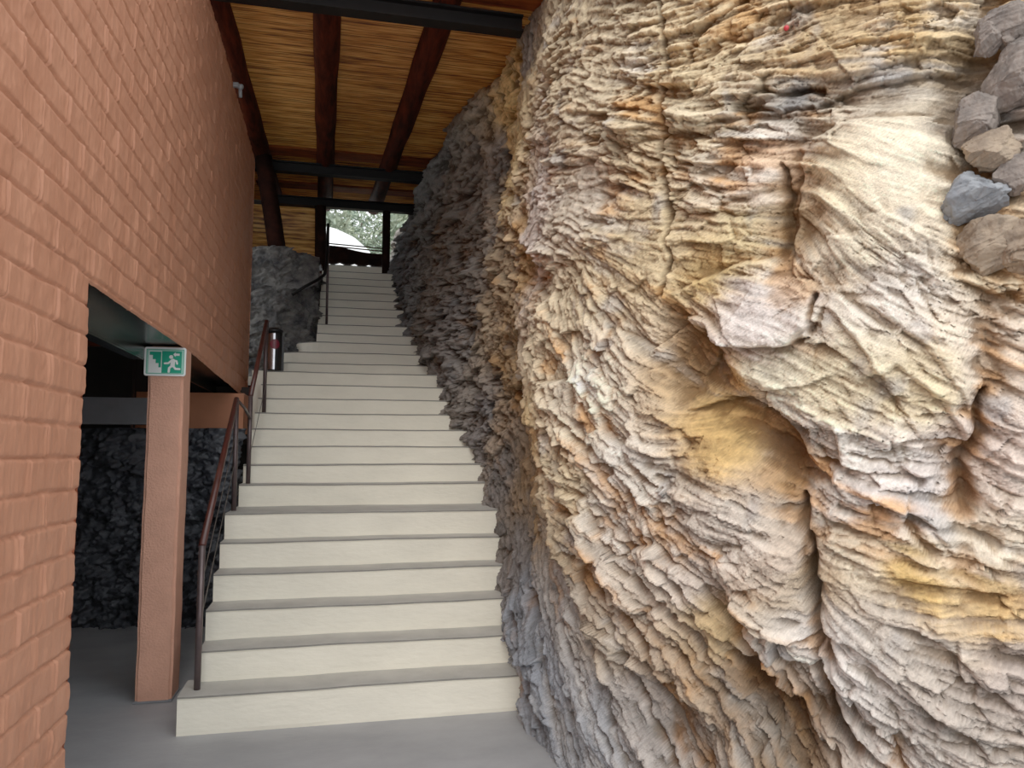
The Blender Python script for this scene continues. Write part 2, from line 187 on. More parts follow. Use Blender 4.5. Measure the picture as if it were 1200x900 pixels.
ORI=[[4.663,3.703,-0.472],[7.0,4.188,-0.769],[8.66,4.419,-0.951],[8.154,2.247,-0.433],[10.238,2.217,-0.513],[10.615,1.451,-0.535],[10.456,0.425,-0.731],[11.274,0.39,-0.949],[11.704,0.58,-0.838],[11.351,1.822,-0.734],[11.486,1.316,-0.638],[11.192,2.432,-0.861],[11.793,1.106,-0.767],[11.922,1.661,0.238],[12.216,1.601,-0.62],[12.04,1.421,-0.235],[12.105,0.661,-0.85],[12.499,0.851,-0.649],[12.77,0.681,-0.611],[12.746,1.156,-0.071],[12.682,1.506,-0.243],[12.552,2.057,-0.679],[12.858,2.037,-0.573],[12.952,1.381,-0.314],[12.776,2.767,-0.64],[12.211,2.242,-0.157],[12.057,2.712,-0.072],[11.139,3.593,-0.411],[12.022,3.553,-0.069],[12.77,3.193,0.031],[12.222,3.093,-0.1],[12.499,2.472,-1.133],[11.569,2.957,-0.306],[11.157,3.178,-0.407],[11.881,2.117,-0.945],[10.226,3.138,-0.327]]
SMOOTH=[[12.782,2.802,0.28,0.85],[12.882,2.932,0.2,0.8],[10.221,3.128,0.2,0.75],[12.169,2.267,0.14,0.45],[11.074,3.048,0.2,0.4]]
def spaced(stops):
    """stops: (position, step) -> graded 1-D samples"""
    out=[stops[0][0]]
    while out[-1]<stops[-1][0]: out.append(out[-1]+np.interp(out[-1],[p for p,_ in stops],[d for _,d in stops]))
    return np.array(out)
def lic(noise,ang,ds,dz,step,n):
    R,Cc=noise.shape;acc=noise.copy();cnt=1
    ca=np.cos(ang).astype(np.float32);sa=np.sin(ang).astype(np.float32)
    ids=(step/ds).astype(np.float32);idz=(step/dz).astype(np.float32)
    r0,c0=np.meshgrid(np.arange(R,dtype=np.float32),np.arange(Cc,dtype=np.float32),indexing='ij')
    for sg in(1,-1):
        r=r0.copy();c=c0.copy();px=ca*sg;py=sa*sg
        for k in range(n):
            ri=np.clip(r+.5,0,R-1).astype(np.int32);ci=np.clip(c+.5,0,Cc-1).astype(np.int32)
            dx=ca[ri,ci];dy=sa[ri,ci];fl=np.where(dx*px+dy*py<0,-1,1).astype(np.float32);px=dx*fl;py=dy*fl
            c+=px*ids[ci];r+=py*idz[ri]
            ri=np.clip(r+.5,0,R-1).astype(np.int32);ci=np.clip(c+.5,0,Cc-1).astype(np.int32)
            acc+=noise[ri,ci];cnt+=1
    acc/=cnt;acc-=acc.mean();return acc/acc.std()
def make_cliff():
    s=spaced([(0,.035),(3,.018),(6,.014),(8.6,.012),(9.6,.0065),(13.0,.0065),(13.6,.03),(SMAX,.06)])
    z=spaced([(-.08,.0065),(4.0,.0065),(4.3,.016),(6.1,.03)])
    S,Zz=np.meshgrid(s,z);ds=np.gradient(s);dz=np.gradient(z)
    X,Y=base_xy(s,z)
    S0=S;sq=np.interp(s,[0,7.6,9.2,SMAX+1],[0,7.6*.38,7.6*.38+1.1,7.6*.38+1.1+SMAX+1-9.2]);S=np.broadcast_to(sq[None,:],S0.shape)
    wx=fbm(S*1.3,Zz*1.3,3,3)*.10;wz=fbm(S*1.3+9,Zz*1.3,3,5)*.10      # warp, so nothing runs ruler-straight
    fx=fbm(S*9,Zz*9,3,8)*.010;fz=fbm(S*9+3,Zz*9,3,9)*.010
    Sn=S+wx*.35+fx;Sw=S0+wx*.35+fx;Zw=Zz+wz*.35+fz
    # bedding direction
    cc=np.zeros(S.shape);sn=np.zeros(S.shape)
    for a,b,t in ORI:
        w=1/(((S0-a)**2+(Zz-b)**2)+.02)**1.5;cc+=w*math.cos(2*t);sn+=w*math.sin(2*t)
    ang=.5*np.arctan2(sn,cc)+.30*fbm(S*2.2,Zz*2.2,3,12)+.20*fbm(S*7,Zz*7,2,14)
    def nrm(k,sd): n=vn(S*k,Zz*k,sd)+.6*vn(S*k*2.1,Zz*k*2.1,sd+1);return n.astype(np.float32)
    l1=lic(nrm(15,20),ang,ds,dz,.022,20);l2=lic(nrm(44,22),ang,ds,dz,.011,18)
    wn=RNG.rand(*S.shape).astype(np.float32);l3=lic(wn,ang,ds,dz,.0065,11)
    # facets stretched along a few bedding directions
    F1=np.zeros(S.shape);F2=np.zeros(S.shape);E1=np.zeros(S.shape);W=np.zeros(S.shape)
    for k,a0 in enumerate((-1.25,-.75,-.25,.2)):
        w=np.maximum(np.cos(2*(ang-a0)),0)**6+1e-3;c,si=math.cos(a0),math.sin(a0)
        p=Sn*c+Zw*si;q=-Sn*si+Zw*c
        h,e=facets(p/.30,q/.13,30+k,.9);h2,e2=facets(p/.11+7,q/.042,40+k,1.0)
        F1+=w*h;F2+=w*h2;E1+=w*np.minimum(e,e2*1.0);W+=w
    F1/=W;F2/=W;E1/=W
    sm=np.zeros(S.shape)
    for a,b,r,am in SMOOTH: sm=np.maximum(sm,am*np.exp(-(((Sw-a)**2+(Zw-b)**2)/r**2)**2))
    rough=1-sm
    D=np.zeros(S.shape)
    Se=Sw+2.2*fx+.012*l1+.03*F1;Ze=Zw+2.2*fz+.03*fbm(S*4,Zz*4,2,88)
    for a,b,m11,m12,m21,m22,am,pw in ELL:
        dx=Se-a;dy=Ze-b;q=(m11*dx+m12*dy)**2+(m21*dx+m22*dy)**2
        D+=(am if am>0 else am*1.25)*np.exp(-.7*q**(pw/2))
    for P,side,am,Ld in LEDGE:
        P=np.array(P);lo=P.min(0)-3.5*Ld;hi=P.max(0)+3.5*Ld
        c0,c1=np.searchsorted(s,[lo[0],hi[0]]);r0,r1=np.searchsorted(z,[lo[1],hi[1]])
        if c1<=c0 or r1<=r0: continue
        sx=Sw[r0:r1,c0:c1];sz=Zw[r0:r1,c0:c1];bd=np.full(sx.shape,9.);sg=np.ones(sx.shape);tt=np.zeros(sx.shape)
        sl=np.linalg.norm(np.diff(P,axis=0),axis=1)+1e-6;cum=np.concatenate([[0],np.cumsum(sl)])
        for i in range(len(P)-1):
            d=(P[i+1]-P[i])/sl[i];ax=sx-P[i,0];az=sz-P[i,1];t=np.clip(ax*d[0]+az*d[1],0,sl[i])
            dd=np.hypot(ax-d[0]*t,az-d[1]*t);n=dd<bd
            cr=d[0]*az-d[1]*ax
            bd=np.where(n,dd,bd);sg=np.where(n,np.sign(cr),sg);tt=np.where(n,cum[i]+t,tt)
        u=tt/cum[-1];tap=sst(u/.18)*sst((1-u)/.18);d=bd*sg*side+.006*l1[r0:r1,c0:c1]
        f=np.where(d>0,sst((d+.004)/.022)*np.exp(-np.maximum(d,0)/Ld),-.22*np.exp(np.minimum(d,0)/(Ld*.5)))
        D[r0:r1,c0:c1]+=.85*am*tap*f
    for P,wd,dp in CRACK:
        P=np.array(P);lo=P.min(0)-6*wd-.05;hi=P.max(0)+6*wd+.05
        c0,c1=np.searchsorted(s,[lo[0],hi[0]]);r0,r1=np.searchsorted(z,[lo[1],hi[1]])
        if c1<=c0 or r1<=r0: continue
        sx=S0[r0:r1,c0:c1]+fx[r0:r1,c0:c1]*3.2+.006*l1[r0:r1,c0:c1];sz=Zz[r0:r1,c0:c1]+fz[r0:r1,c0:c1]*3.2;bd=np.full(sx.shape,9.)
        for i in range(len(P)-1):
            v=P[i+1]-P[i];l=np.hypot(*v)+1e-6;d=v/l;ax=sx-P[i,0];az=sz-P[i,1];t=np.clip(ax*d[0]+az*d[1],0,l)
            bd=np.minimum(bd,np.hypot(ax-d[0]*t,az-d[1]*t))
        wv=1.2*wd*(1+.5*vn(sz*9,sx*9,50))
        D[r0:r1,c0:c1]-=1.3*dp*np.exp(-(bd/wv)**2)
    macro=D.copy()
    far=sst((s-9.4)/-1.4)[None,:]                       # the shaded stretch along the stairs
    patch=sst(.5+1.1*fbm(S*2.3,Zz*2.3,3,97))
    rough=rough*(.62+.48*sst(.5+1.2*fbm(S*1.9+3,Zz*1.9,3,99)))
    D+=.05*fbm(S*.9,Zz*.9,3,2)+.018*fbm(S*4,Zz*4,3,26)*(.4+.6*rough)
    D+=rough*(.055*F1+.030*F2*(.6+.8*patch)-.014*np.exp(-E1/.06))*(1+.5*far)+far*(.10*fbm(S*2.6+.5*Zz,Zz*.9,3,90)+.05*fbm(S*6,Zz*3,3,93))
    D+=rough*(.012*l1*(1-.6*far)*(.5+patch)+.0085*l2*(1-.35*far)*(.55+.8*patch)+.0040*l3)+far*(.05*facets(S/.16+.5*Zz+fx*9,Zz/.22+fz*9,52,1.2)[0]+.03*facets(S/.06+Zz,Zz/.085,56,1.2)[0]+.02*fbm(S*22,Zz*16,4,61))+.006*fbm(S*34,Zz*34,3,55)*(.35+.65*rough)
    def blur(a,r):
        for ax,w in((0,r),(1,r)):
            c=np.cumsum(np.pad(a,[(w+1,w) if i==ax else (0,0) for i in(0,1)],mode='edge'),axis=ax)
            a=(np.take(c,range(2*w+1,c.shape[ax]),ax)-np.take(c,range(0,c.shape[ax]-2*w-1),ax))/(2*w+1)
        return a
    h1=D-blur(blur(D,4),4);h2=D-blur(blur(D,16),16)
    # stone colours
    cw=np.zeros(S.shape);cz=np.zeros(S.shape+(3,))
    Sc=S0+wx*.9+.03*l1;Zc=Zz+wz*.9+.02*l2
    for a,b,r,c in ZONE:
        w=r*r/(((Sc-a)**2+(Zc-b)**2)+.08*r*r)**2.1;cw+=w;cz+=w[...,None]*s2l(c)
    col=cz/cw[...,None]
    blotch=fbm(Sw*3,Zw*3,4,60);st=.55*l1+.45*l2
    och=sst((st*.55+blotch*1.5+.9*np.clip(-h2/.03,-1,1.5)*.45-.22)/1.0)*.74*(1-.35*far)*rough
    grey_lo=np.exp(-((Sc-9.6)**2/.35+(Zc-.3)**2/.6))
    och*=1-.8*grey_lo
    col=col*(1-och[...,None])+och[...,None]*s2l((184,128,62))*np.clip(col.mean(-1)/.42,.25,1.1)[...,None]
    pale=sst((-st*.5+fbm(Sw*4,Zw*4,3,70)*1.2-.2)/1.0)*.68*rough*(1-.6*far)*(1-.7*grey_lo)
    col=col*(1-pale[...,None])+pale[...,None]*s2l((236,226,214))*np.clip(col.mean(-1)/.45,.2,1.05)[...,None]
    bl=sst((fbm(Sw*5,Zw*5,3,80)-.35)/.3)*.5
    col=col*(1-bl[...,None])+bl[...,None]*s2l((140,142,148))*np.clip(col.mean(-1)/.40,.3,1.1)[...,None]
    k=1+.16*l2*rough+.17*l3+.16*F2*rough+.10*fbm(S*45,Zz*45,2,33)
    crease_shade=(1+.5*far)*(np.clip(-h1/.009,-.45,1.7)*.22+np.clip(-h2/.030,-.5,1.7)*.20)  # crevice shade and paler edges painted into the stone colour
    cav=np.clip(1+1.4*np.clip((macro),-.2,.05),.72,1.05)  # hollows darkened: staining plus shade painted into the colour
    k=k*cav*(1-crease_shade)*.90*(1+.45*far)  # far stretch lightened in the colour, in place of fill light
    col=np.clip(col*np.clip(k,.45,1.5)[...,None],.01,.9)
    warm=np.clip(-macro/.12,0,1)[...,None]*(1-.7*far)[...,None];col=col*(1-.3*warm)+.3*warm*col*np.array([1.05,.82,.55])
    dm=np.clip(crease_shade,0,.6)[...,None]*(1-.5*far)[...,None];col=col*(1-dm)+dm*col*np.array([1.0,.76,.50])
    g=col.mean(-1,keepdims=True);col=g+(col-g)*.95
    # normals of the smooth base
    Px=np.gradient(X,axis=1)/ds;Py=np.gradient(Y,axis=1)/ds
    n=np.hypot(Px,Py)+1e-9;nx=Py/n;ny=-Px/n
    sgn=np.where(nx+ny*.2<0,1,-1);nx*=sgn;ny*=sgn
    k=np.ones(9)/9.
    tl=.30*np.clip(D,-.2,.2)                             # lips sag a little over what lies below
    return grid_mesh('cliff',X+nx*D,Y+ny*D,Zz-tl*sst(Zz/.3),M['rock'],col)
cliff=make_cliff()
tag(cliff,'tall craggy ochre and grey cliff face beside the stairs','cliff')
# boulders wedged in the corner of the cliff
def stone(name,c,r,seed,mt,label):
    bm=bmesh.new();bmesh.ops.create_icosphere(bm,subdivisions=6,radius=1)
    V=np.array([v.co[:] for v in bm.verts]);rs=np.random.RandomState(seed);o3=seed*3.1
    for k in range(22):
        n=rs.randn(3);n/=np.linalg.norm(n);d=rs.uniform(.55,.88);p=V@n;V-=np.maximum(p-d,0)[:,None]*n*.95
    h,e=facets(V[:,0]*1.7+V[:,1]*.9+o3,V[:,2]*2.6+V[:,1]*.7,seed%40,1.2);h2,e2=facets(V[:,0]*4.5+V[:,1]*2+o3,V[:,2]*7+V[:,1]*2,seed%40+5,1.2)
    V*=(1+.10*h+.05*h2-.03*np.exp(-e/.08)+.10*fbm(V[:,0]*1.6+o3+V[:,2],V[:,1]*1.6+V[:,2]*1.3,4,seed)+.05*fbm(V[:,0]*9+V[:,2]*5,V[:,1]*9+o3+V[:,2]*6,4,seed+4))[:,None]
    V=V*np.array(r)
    a=rs.uniform(-.6,.6);ca,sa=math.cos(a),math.sin(a);V=np.stack([V[:,0]*ca-V[:,2]*sa,V[:,1],V[:,0]*sa+V[:,2]*ca],1)
    for v,p in zip(bm.verts,V): v.co=p
    for f_ in bm.faces:f_.smooth=True
    me=bpy.data.meshes.new(name);bm.to_mesh(me);bm.free();me.materials.append(mt)
    o=link(name,me);o.location=c;return tag(o,label,'boulder','boulders wedged at the right of the cliff')
stone('boulder',(2.636,2.414,3.339),(0.112,0.094,0.103),60,M['boulder'],'dark grey boulder at the top right corner of the cliff, highest of its cluster')
stone('boulder',(2.574,2.459,3.299),(0.087,0.073,0.083),61,M['boulder'],'small dark grey boulder left of the topmost one on the cliff')
stone('boulder',(2.615,2.400,3.088),(0.119,0.150,0.179),62,M['boulder'],'tall dark boulder at the right edge of the cliff under the topmost one')
stone('boulder',(2.497,2.474,2.941),(0.120,0.101,0.120),63,M['boulder'],'round brown grey boulder beside the smooth pale rock slab')
stone('boulder',(2.527,2.433,2.800),(0.144,0.121,0.089),64,M['boulder_tan'],'flat brownish boulder wedged directly above the blue grey one')
stone('boulder',(2.581,2.377,2.684),(0.100,0.098,0.116),65,M['boulder'],'dark boulder at the right edge beside the blue grey boulder')
stone('boulder',(2.447,2.472,2.614),(0.169,0.142,0.127),66,M['boulder_blue'],'blue grey angular boulder under the smooth pale rock slab')
stone('boulder',(2.465,2.431,2.402),(0.166,0.140,0.125),67,M['boulder_tan'],'tan boulder right below the blue grey one')
stone('boulder',(2.554,2.362,2.392),(0.090,0.137,0.164),68,M['boulder_tan'],'tan boulder at the right edge, lowest of its cluster')
# ------------------------------------------------------------------ brick wall
XW=-1.01;JY=3.405;SOF=2.305
def brick_off(y,z):
    """recess of the painted block wall at (y,z): joints, pillowed blocks, brush-dragged paint"""
    wob=.006*fbm(y*5,z*2+3,3,5);zz=(z-1.208+wob)/.1245;row=np.floor(zz);fz=np.abs(zz-np.round(zz))*.1245
    ri=row.astype(np.int64);off=np.where(ri%2==0,0.,.21)+(_T[1][ri&255,3]-.5)*.09
    yy=(y-2.83+off+.004*fbm(y*3+9,z*11,2,7))/.42;fy=np.abs(yy-np.round(yy))*.42;ci=np.floor(yy).astype(np.int64)
    wj=.0065*(1+.5*fbm(y*8,z*3,2,9))
    d=-.013*np.exp(-(fz/wj)**2)*(1+.35*fbm(y*6,z*6,2,13))-.008*np.exp(-(fy/.006)**2)+.0055*np.exp(-((fy-.013)/.008)**2)
    d+=.006*(_T[2][ri&255,ci&255]-.5)+.0035*fbm(y*38,z*9,4,17)+.005*fbm(y*9,z*9,3,21)+.003*fbm(y*24,z*24,3,23)
    return d
def brick_patch(ys,zs,corner=None,under=None):
    Y,Z=np.meshgrid(ys,zs);d=brick_off(Y,Z)
    if corner is not None: t=np.clip((Y-(corner-.016))/.016,0,1)*np.clip((SOF-Z)/.006+.5,0,1);d=d-.014*t*t
    if under is not None: t=np.clip((under+.014-Z)/.014,0,1);d=d-.012*t*t
    if under is not None: Z=Z-np.clip(Y-5.7,0,9)*.03*np.clip((2.6-Z)/.3,0,1)
    return XW+d,Y,Z
parts=[]
for a in ((spaced([(1.9,.007),(JY,.006)]),spaced([(-.02,.007),(5.02,.007)]),JY,None,True),(spaced([(JY,.006),(6,.009),(9.05,.012)]),spaced([(SOF,.007),(5.02,.0085)]),None,SOF,False)):
    ys=np.clip(a[0],0,JY if a[4] else 9.05);parts.append(brick_patch(ys,a[1],a[2],a[3]))
# stitch both patches, the jamb return and the block core into one wall mesh
xs=spaced([(0,.007),(.26,.007)]);zs=spaced([(-.02,.007),(SOF,.007)]);A,Z=np.meshgrid(xs,zs)
t=np.clip((.016-A)/.016,0,1);jx=XW-A;jy=JY+brick_off(JY+A*.9,Z)*.8-.014*t*t
parts.append((jx-.003,jy,Z))
def merged(name,parts,mt):
    vs=[];fs=[];n=0
    for X,Y,Z in parts:
        R,Cc=X.shape;i=np.arange(R*Cc).reshape(R,Cc)+n;n+=R*Cc;vs.append(np.stack([X,Y,Z],-1).reshape(-1,3))
        fs.append(np.stack([i[:-1,:-1],i[:-1,1:],i[1:,1:],i[1:,:-1]],-1).reshape(-1,4))
    V=np.concatenate(vs);Fq=np.concatenate(fs);m=MB()
    m.box(-1.26,XW-.016,.4,JY-.012,-.02,5.02);m.box(-1.26,XW-.016,JY-.012,9.05,2.345,5.02);m.box(XW-.03,XW-.012,JY-.012,9.05,SOF+.012,2.4);m.box(-1.26,XW,.4,1.9,-.02,5.02);m.box(XW-.02,XW-.002,9.02,9.05,SOF,5.02)
    V=np.concatenate([V,np.array(m.v)]);fb=np.array(m.f)+n;Fq=np.concatenate([Fq,fb])
    me=bpy.data.meshes.new(name);me.vertices.add(len(V));me.vertices.foreach_set('co',V.astype(np.float32).ravel());k=len(Fq)
    me.loops.add(k*4);me.loops.foreach_set('vertex_index',Fq.ravel().astype(np.int32));me.polygons.add(k)
    me.polygons.foreach_set('loop_start',(np.arange(k)*4).astype(np.int32));me.polygons.foreach_set('loop_total',np.full(k,4,np.int32))
    sm=np.full(k,True);sm[-len(fb):]=False;me.polygons.foreach_set('use_smooth',sm);me.update(calc_edges=True);me.materials.append(mt);return link(name,me)
tag(merged('wall_left',parts,M['brick']),kind='structure')
MB().box(XW-.003,XW+.004,9.035,9.056,SOF,4.98).build('trim_1',M['terr']).__setitem__('kind','structure')
# plastered pillar under the wall
me_p=MB()
def pillar():
    bm=bmesh.new();bmesh.ops.create_cube(bm,size=1)
    for v in bm.verts: v.co=(-1.128+v.co.x*.222,5.575+v.co.y*.262,1.155+v.co.z*2.312)
    bmesh.ops.bevel(bm,geom=[e for e in bm.edges if abs(e.verts[0].co.z-e.verts[1].co.z)>1],offset=.018,segments=3,affect='EDGES')
    bmesh.ops.subdivide_edges(bm,edges=[e for e in bm.edges if abs(e.verts[0].co.z-e.verts[1].co.z)>1],cuts=60)
    for v in bm.verts:
        q=.0015*math.sin(v.co.z*5)+.001*math.sin(v.co.z*19+v.co.x*9);v.co.x+=q;v.co.y+=q*.6
    me=bpy.data.meshes.new('pillar');bm.to_mesh(me);bm.free();me.materials.append(M['plaster']);return link('pillar',me)
tag(pillar(),'square salmon plastered pillar standing under the edge of the brick wall','pillar')
MB().box(-1.245,-1.012,5.436,5.712,0,.012).build('trim_2',M['grey_beam']).__setitem__('kind','structure')
# steel lintel behind the wall edge
t=empty('lintel_beam',(-1.17,4.4,2.12));tag(t,'dark steel lintel beam under the brick wall above the doorway','beam')
MB().box(-1.262,-1.042,3.395,9.0,2.322,2.340).box(-1.275,-1.262,3.38,9.0,2.225,2.340).build('angle_plate',M['lintel'],t)
MB().box(-1.34,-1.262,3.38,5.40,2.215,2.227).build('flange',M['lintel'],t)
# ------------------------------------------------------------------ floor, room behind the opening
def floor_mesh():
    x=np.linspace(-6,8,60);y=np.linspace(-7,9,70);X,Y=np.meshgrid(x,y);return grid_mesh('floor',X,Y,.004*fbm(X*.7,Y*.7,3,4)-.004,M['floor'])
tag(floor_mesh(),kind='structure')
def sheet(name,path,z,amp,seed,mt,top=None):
    P=np.array(path,float);l=np.concatenate([[0],np.cumsum(np.linalg.norm(np.diff(P,axis=0),axis=1))]);s=np.arange(0,l[-1],.012)
    x=np.interp(s,l,P[:,0]);y=np.interp(s,l,P[:,1]);ker=np.ones(15)/15;pad=lambda a:np.convolve(np.pad(a,7,mode='edge'),ker,'valid')
    x=pad(x);y=pad(y);dx=np.gradient(x);dy=np.gradient(y);n=np.hypot(dx,dy)+1e-9;nx=dy/n;ny=-dx/n
    zz=np.arange(z[0],z[1],.012);S,Z=np.meshgrid(s,zz)
    h,e=facets(S/.4+seed+.3*fbm(S*2,Z*2,3,seed),Z/.3+.3*fbm(S*2+4,Z*2,3,seed+2),seed,1.1);h2,_=facets((S+Z*.6)/.14,(Z-S*.6)/.08,seed+6,1.2)
    h3,_=facets((S*.9+Z*.5)/.09,(Z-S*.5)/.035,seed+16,1.2);D=amp*(.9*h+.45*h2+.32*h3+.9*fbm(S*1.2,Z*1.2,4,seed+9)+.3*fbm(S*9,Z*9,4,seed+12)+.10*fbm(S*40,Z*40,2,seed+20))
    X=x[None,:]+nx[None,:]*D;Y=y[None,:]+ny[None,:]*D
    if top: Y=Y+top*np.maximum(Z-z[0]-.6,0)
    return grid_mesh(name,X,Y,Z,mt,flip=True)
tag(sheet('wall_back',[(-5.2,7.95),(-2.3,7.85),(-1.3,7.7),(-1.0,7.6),(-.88,7.75)],(-.05,1.84),.10,3,M['roomrock']),kind='structure')
def room():
    r=MB();r.box(-5.2,-5.1,2.6,8.4,0,2.8);r.box(-5.2,-1.26,2.5,2.6,0,2.8).box(-5.2,-1.96,8.0,8.1,1.7,2.8).box(-2.1,-.93,8.5,8.6,1.7,2.3).box(-2.1,-1.27,8.5,8.6,2.3,2.8)
    return r.build('wall_inner',M['dark'])
tag(room(),kind='structure')
tag(MB().box(-5.2,-1.2,2.5,9.0,2.62,2.72).build('ceiling_lower',M['dark']),kind='structure')
tag(MB().box(-5.1,-1.62,7.45,7.62,1.86,2.10).build('tie_beam',M['grey_beam']),'pale grey painted beam across the dark room behind the pillar','beam')
tag(MB().box(-1.93,-.93,8.05,8.45,1.80,2.20).build('cross_beam',M['terr']),'terracotta painted cross beam between the pillar and the stair railing','beam')
for i,(y,w) in enumerate(((4.6,'nearer'),(6.3,'farther'))):
    o=MB().tube([(-5.1,y,2.5),(-3,y,2.51),(-1.28,y,2.5)],.09,12,wob=.03).build('ceiling_joist',M['log'],smooth=True)
    tag(o,'dark wooden joist under the low ceiling inside the doorway, the %s one'%w,'joist','joists inside the doorway')
# ------------------------------------------------------------------ staircase
STEP=[]  # y of riser, z of tread, left x, right x
zs_=[.219,.406,.596,.782,.968,1.156];ys_=[4.779,5.044,5.294,5.563,5.807,6.0]
for k in range(6): STEP.append((ys_[k],zs_[k],-.80,1.5))
for k in range(8): STEP.append((6.70+.262*k,1.34+.1635*k,-.79,1.6))
UP=[(8.96,2.635),(9.25,2.80),(9.54,2.965)]+[(9.82+.258*i,3.115+.1625*i) for i in range(10)]
for k,(y,z) in enumerate(UP): STEP.append((y,z,-.80 if k==0 else -.70 if k==1 else -.52 if k==2 else -.285,1.35))
st=empty('staircase',(.2,4.779,0));tag(st,'long grey and cream painted concrete staircase climbing between brick wall and cliff','staircase')
for k,(y,z,x0,x1) in enumerate(STEP):
    z0=0 if k==0 else STEP[k-1][1];yn=STEP[k+1][0] if k+1<len(STEP) else y+1.3
    if k==0: x0=-.86
    nx=28;m=MB();v=[];f=[]
    lip=.012
    # profile in (y,z): riser foot, riser head, rounded nosing, tread back
    prof=[(y+.012,max(z0-.25,-.02) if k else -.02),(y+.006,z0+.02),(y,z-.022),(y-.004,z-.013),(y-.002,z-.003),(y+.012,z),(yn+.06,z+.002),(yn+.06,max(z0-.25,-.02))]
    n=len(prof);rnd=k in(14,15,16)
    for i in range(nx+1):
        u=i/nx;x=x0+(x1-x0)*u
        rr=np.random.RandomState(k*50+i)
        for j,(a,b_) in enumerate(prof):
            dy=.003*math.sin(x*5+k)+.0015*math.sin(x*17+k*2);dz=.0022*math.sin(x*3.1+k*1.7)+.001*math.sin(x*11+k)
            aa=a+(dy if 0<j<6 else 0);bb=b_+(dz if 2<=j<=6 else 0)
            if rnd and j<6: aa+=.16*max(0,1-(x-x0)/.30)**2
            v.append((x,aa,bb))
    for i in range(nx):
        for j in range(n):
            j2=(j+1)%n;f.append((i*n+j,(i+1)*n+j,(i+1)*n+j2,i*n+j2))
    f.append(tuple(range(n)));f.append(tuple(nx*n+j for j in range(n))[::-1])
    m.add(v,f);jm=[]
    for q in f[:-2]:
        jm.append(1 if (q[0]%n) in(4,5,6) else 2 if (q[0]%n)==3 else 0)
    m.m=jm+[0,0];m.build('step',[M['riser'],M['tread'],M['nosing']],st)
P=[]
for k in range(14):
    y,z,_,_=STEP[k];z0=0 if k==0 else STEP[k-1][1];P+=[(y+.015,z0-.012),(y+.015,z-.012)]
P+=[(8.9,STEP[13][1]-.012),(8.9,-.02),(4.794,-.02)]
n=len(P);MB().add([(-.775,a,b) for a,b in P]+[(-.68,a,b) for a,b in P],[tuple(range(n)),tuple(range(2*n-1,n-1,-1))]+[(i,(i+1)%n,n+(i+1)%n,n+i) for i in range(n)]).build('side_wall',M['riser'],st)
# ------------------------------------------------------------------ railings
def X3(*p): return p
rl=empty('stair_railing',(-.77,4.9,.219));tag(rl,'brown metal stair railing with dark handrail along the left edge of the lower steps','railing')
A0,A1=(-.775,4.90,.21),(-.775,4.90,1.05);B0,B1=(-.77,6.25,1.15),(-.775,6.25,2.02);C0,C1=(-.735,6.84,1.335),(-.735,6.84,2.09);D0,D1=(-.715,7.85,1.99),(-.713,7.85,2.91)
for a,b in((A0,A1),(B0,B1),(C0,C1),(D0,D1)):
    p=MB().tube([a,b],.019,12).build('post',M['rail'],rl,True)
    MB().lathe((a[0],a[1],a[2]),[(.045,0),(.045,.008),(.026,.014)],16).build('base_plate',M['rail'],p)
    p.children[0].location=(0,0,0) if False else p.children[0].location
MB().tube([A1,((A1[0]+B1[0])/2,(A1[1]+B1[1])/2,(A1[2]+B1[2])/2),B1],.021,12).build('handrail',M['railwood'],rl,True)
MB().tube([B1,(-.75,6.55,1.97),(-.735,6.84,1.90)],.012,10).build('handrail',M['rail'],rl,True)
MB().tube([C1,(-.725,7.35,2.5),D1],.021,12).build('handrail',M['railwood'],rl,True)
for dz in(.18,.34):
    MB().tube([(-.775,4.9,1.05-dz*1.4),(-.775,6.25,2.0-dz*1.4)],.003,6).build('cable',M['wire'],rl)
MB().tube([(-.72,6.84,1.62),(-.70,7.85,2.30)],.003,6).build('cable',M['wire'],rl)
ur=empty('upper_railing',(-.17,10.1,3.28));tag(ur,'thin dark post and bent handrail on the upper steps below the bright opening','railing')
MB().tube([(-.172,10.1,3.27),(-.175,10.1,4.62)],.017,10).build('post',M['rail'],ur,True)
MB().tube([(-.18,10.1,4.62),(-.185,10.08,4.2),(-.19,9.95,4.00),(-.205,9.7,3.84),(-.28,9.48,3.72),(-.42,9.42,3.62),(-.57,9.38,3.50)],.02,10).build('handrail',M['steel'],ur,True)
# litter bin on the landing
bn=empty('litter_bin',(-.715,8.78,2.48));tag(bn,'slim black litter bin with shiny metal front standing on the stair landing','bin')
bc=(-.715,8.78,2.50)
MB().lathe(bc,[(.085,0),(.09,.01),(.09,.42),(.085,.44)],28).build('body',M['black'],bn,True)
m=MB();v=[];f=[]
for i in range(9):
    a=math.radians(-125+i*6);v+=[(bc[0]+.0925*math.cos(a),bc[1]+.0925*math.sin(a),bc[2]+z) for z in(.02,.42)]
for i in range(8): f.append((2*i,2*i+2,2*i+3,2*i+1))
m.add(v,f).build('metal_front',M['chrome'],bn,True)
MB().lathe(bc,[(.098,.44),(.098,.465),(.05,.49),(.0,.492)],28).build('lid',M['black'],bn,True)
v=[(bc[0]+.0975*math.cos(math.radians(-80)),bc[1]+.0975*math.sin(math.radians(-80)),bc[2]+.30)];f=[]
for q in(1,2,3):
    for i in range(24):
        t_=2*math.pi*i/24;a=math.radians(-80)+.05*q/3*math.cos(t_)/.094;v.append((bc[0]+.0975*math.cos(a),bc[1]+.0975*math.sin(a),bc[2]+.30+.055*q/3*math.sin(t_)))
for i in range(24):
    f.append((0,1+i,1+(i+1)%24))
    for q in(0,1): f.append((1+q*24+i,1+q*24+(i+1)%24,25+q*24+(i+1)%24,25+q*24+i))
MB().add(v,f).build('round_badge',M['badge'],bn)
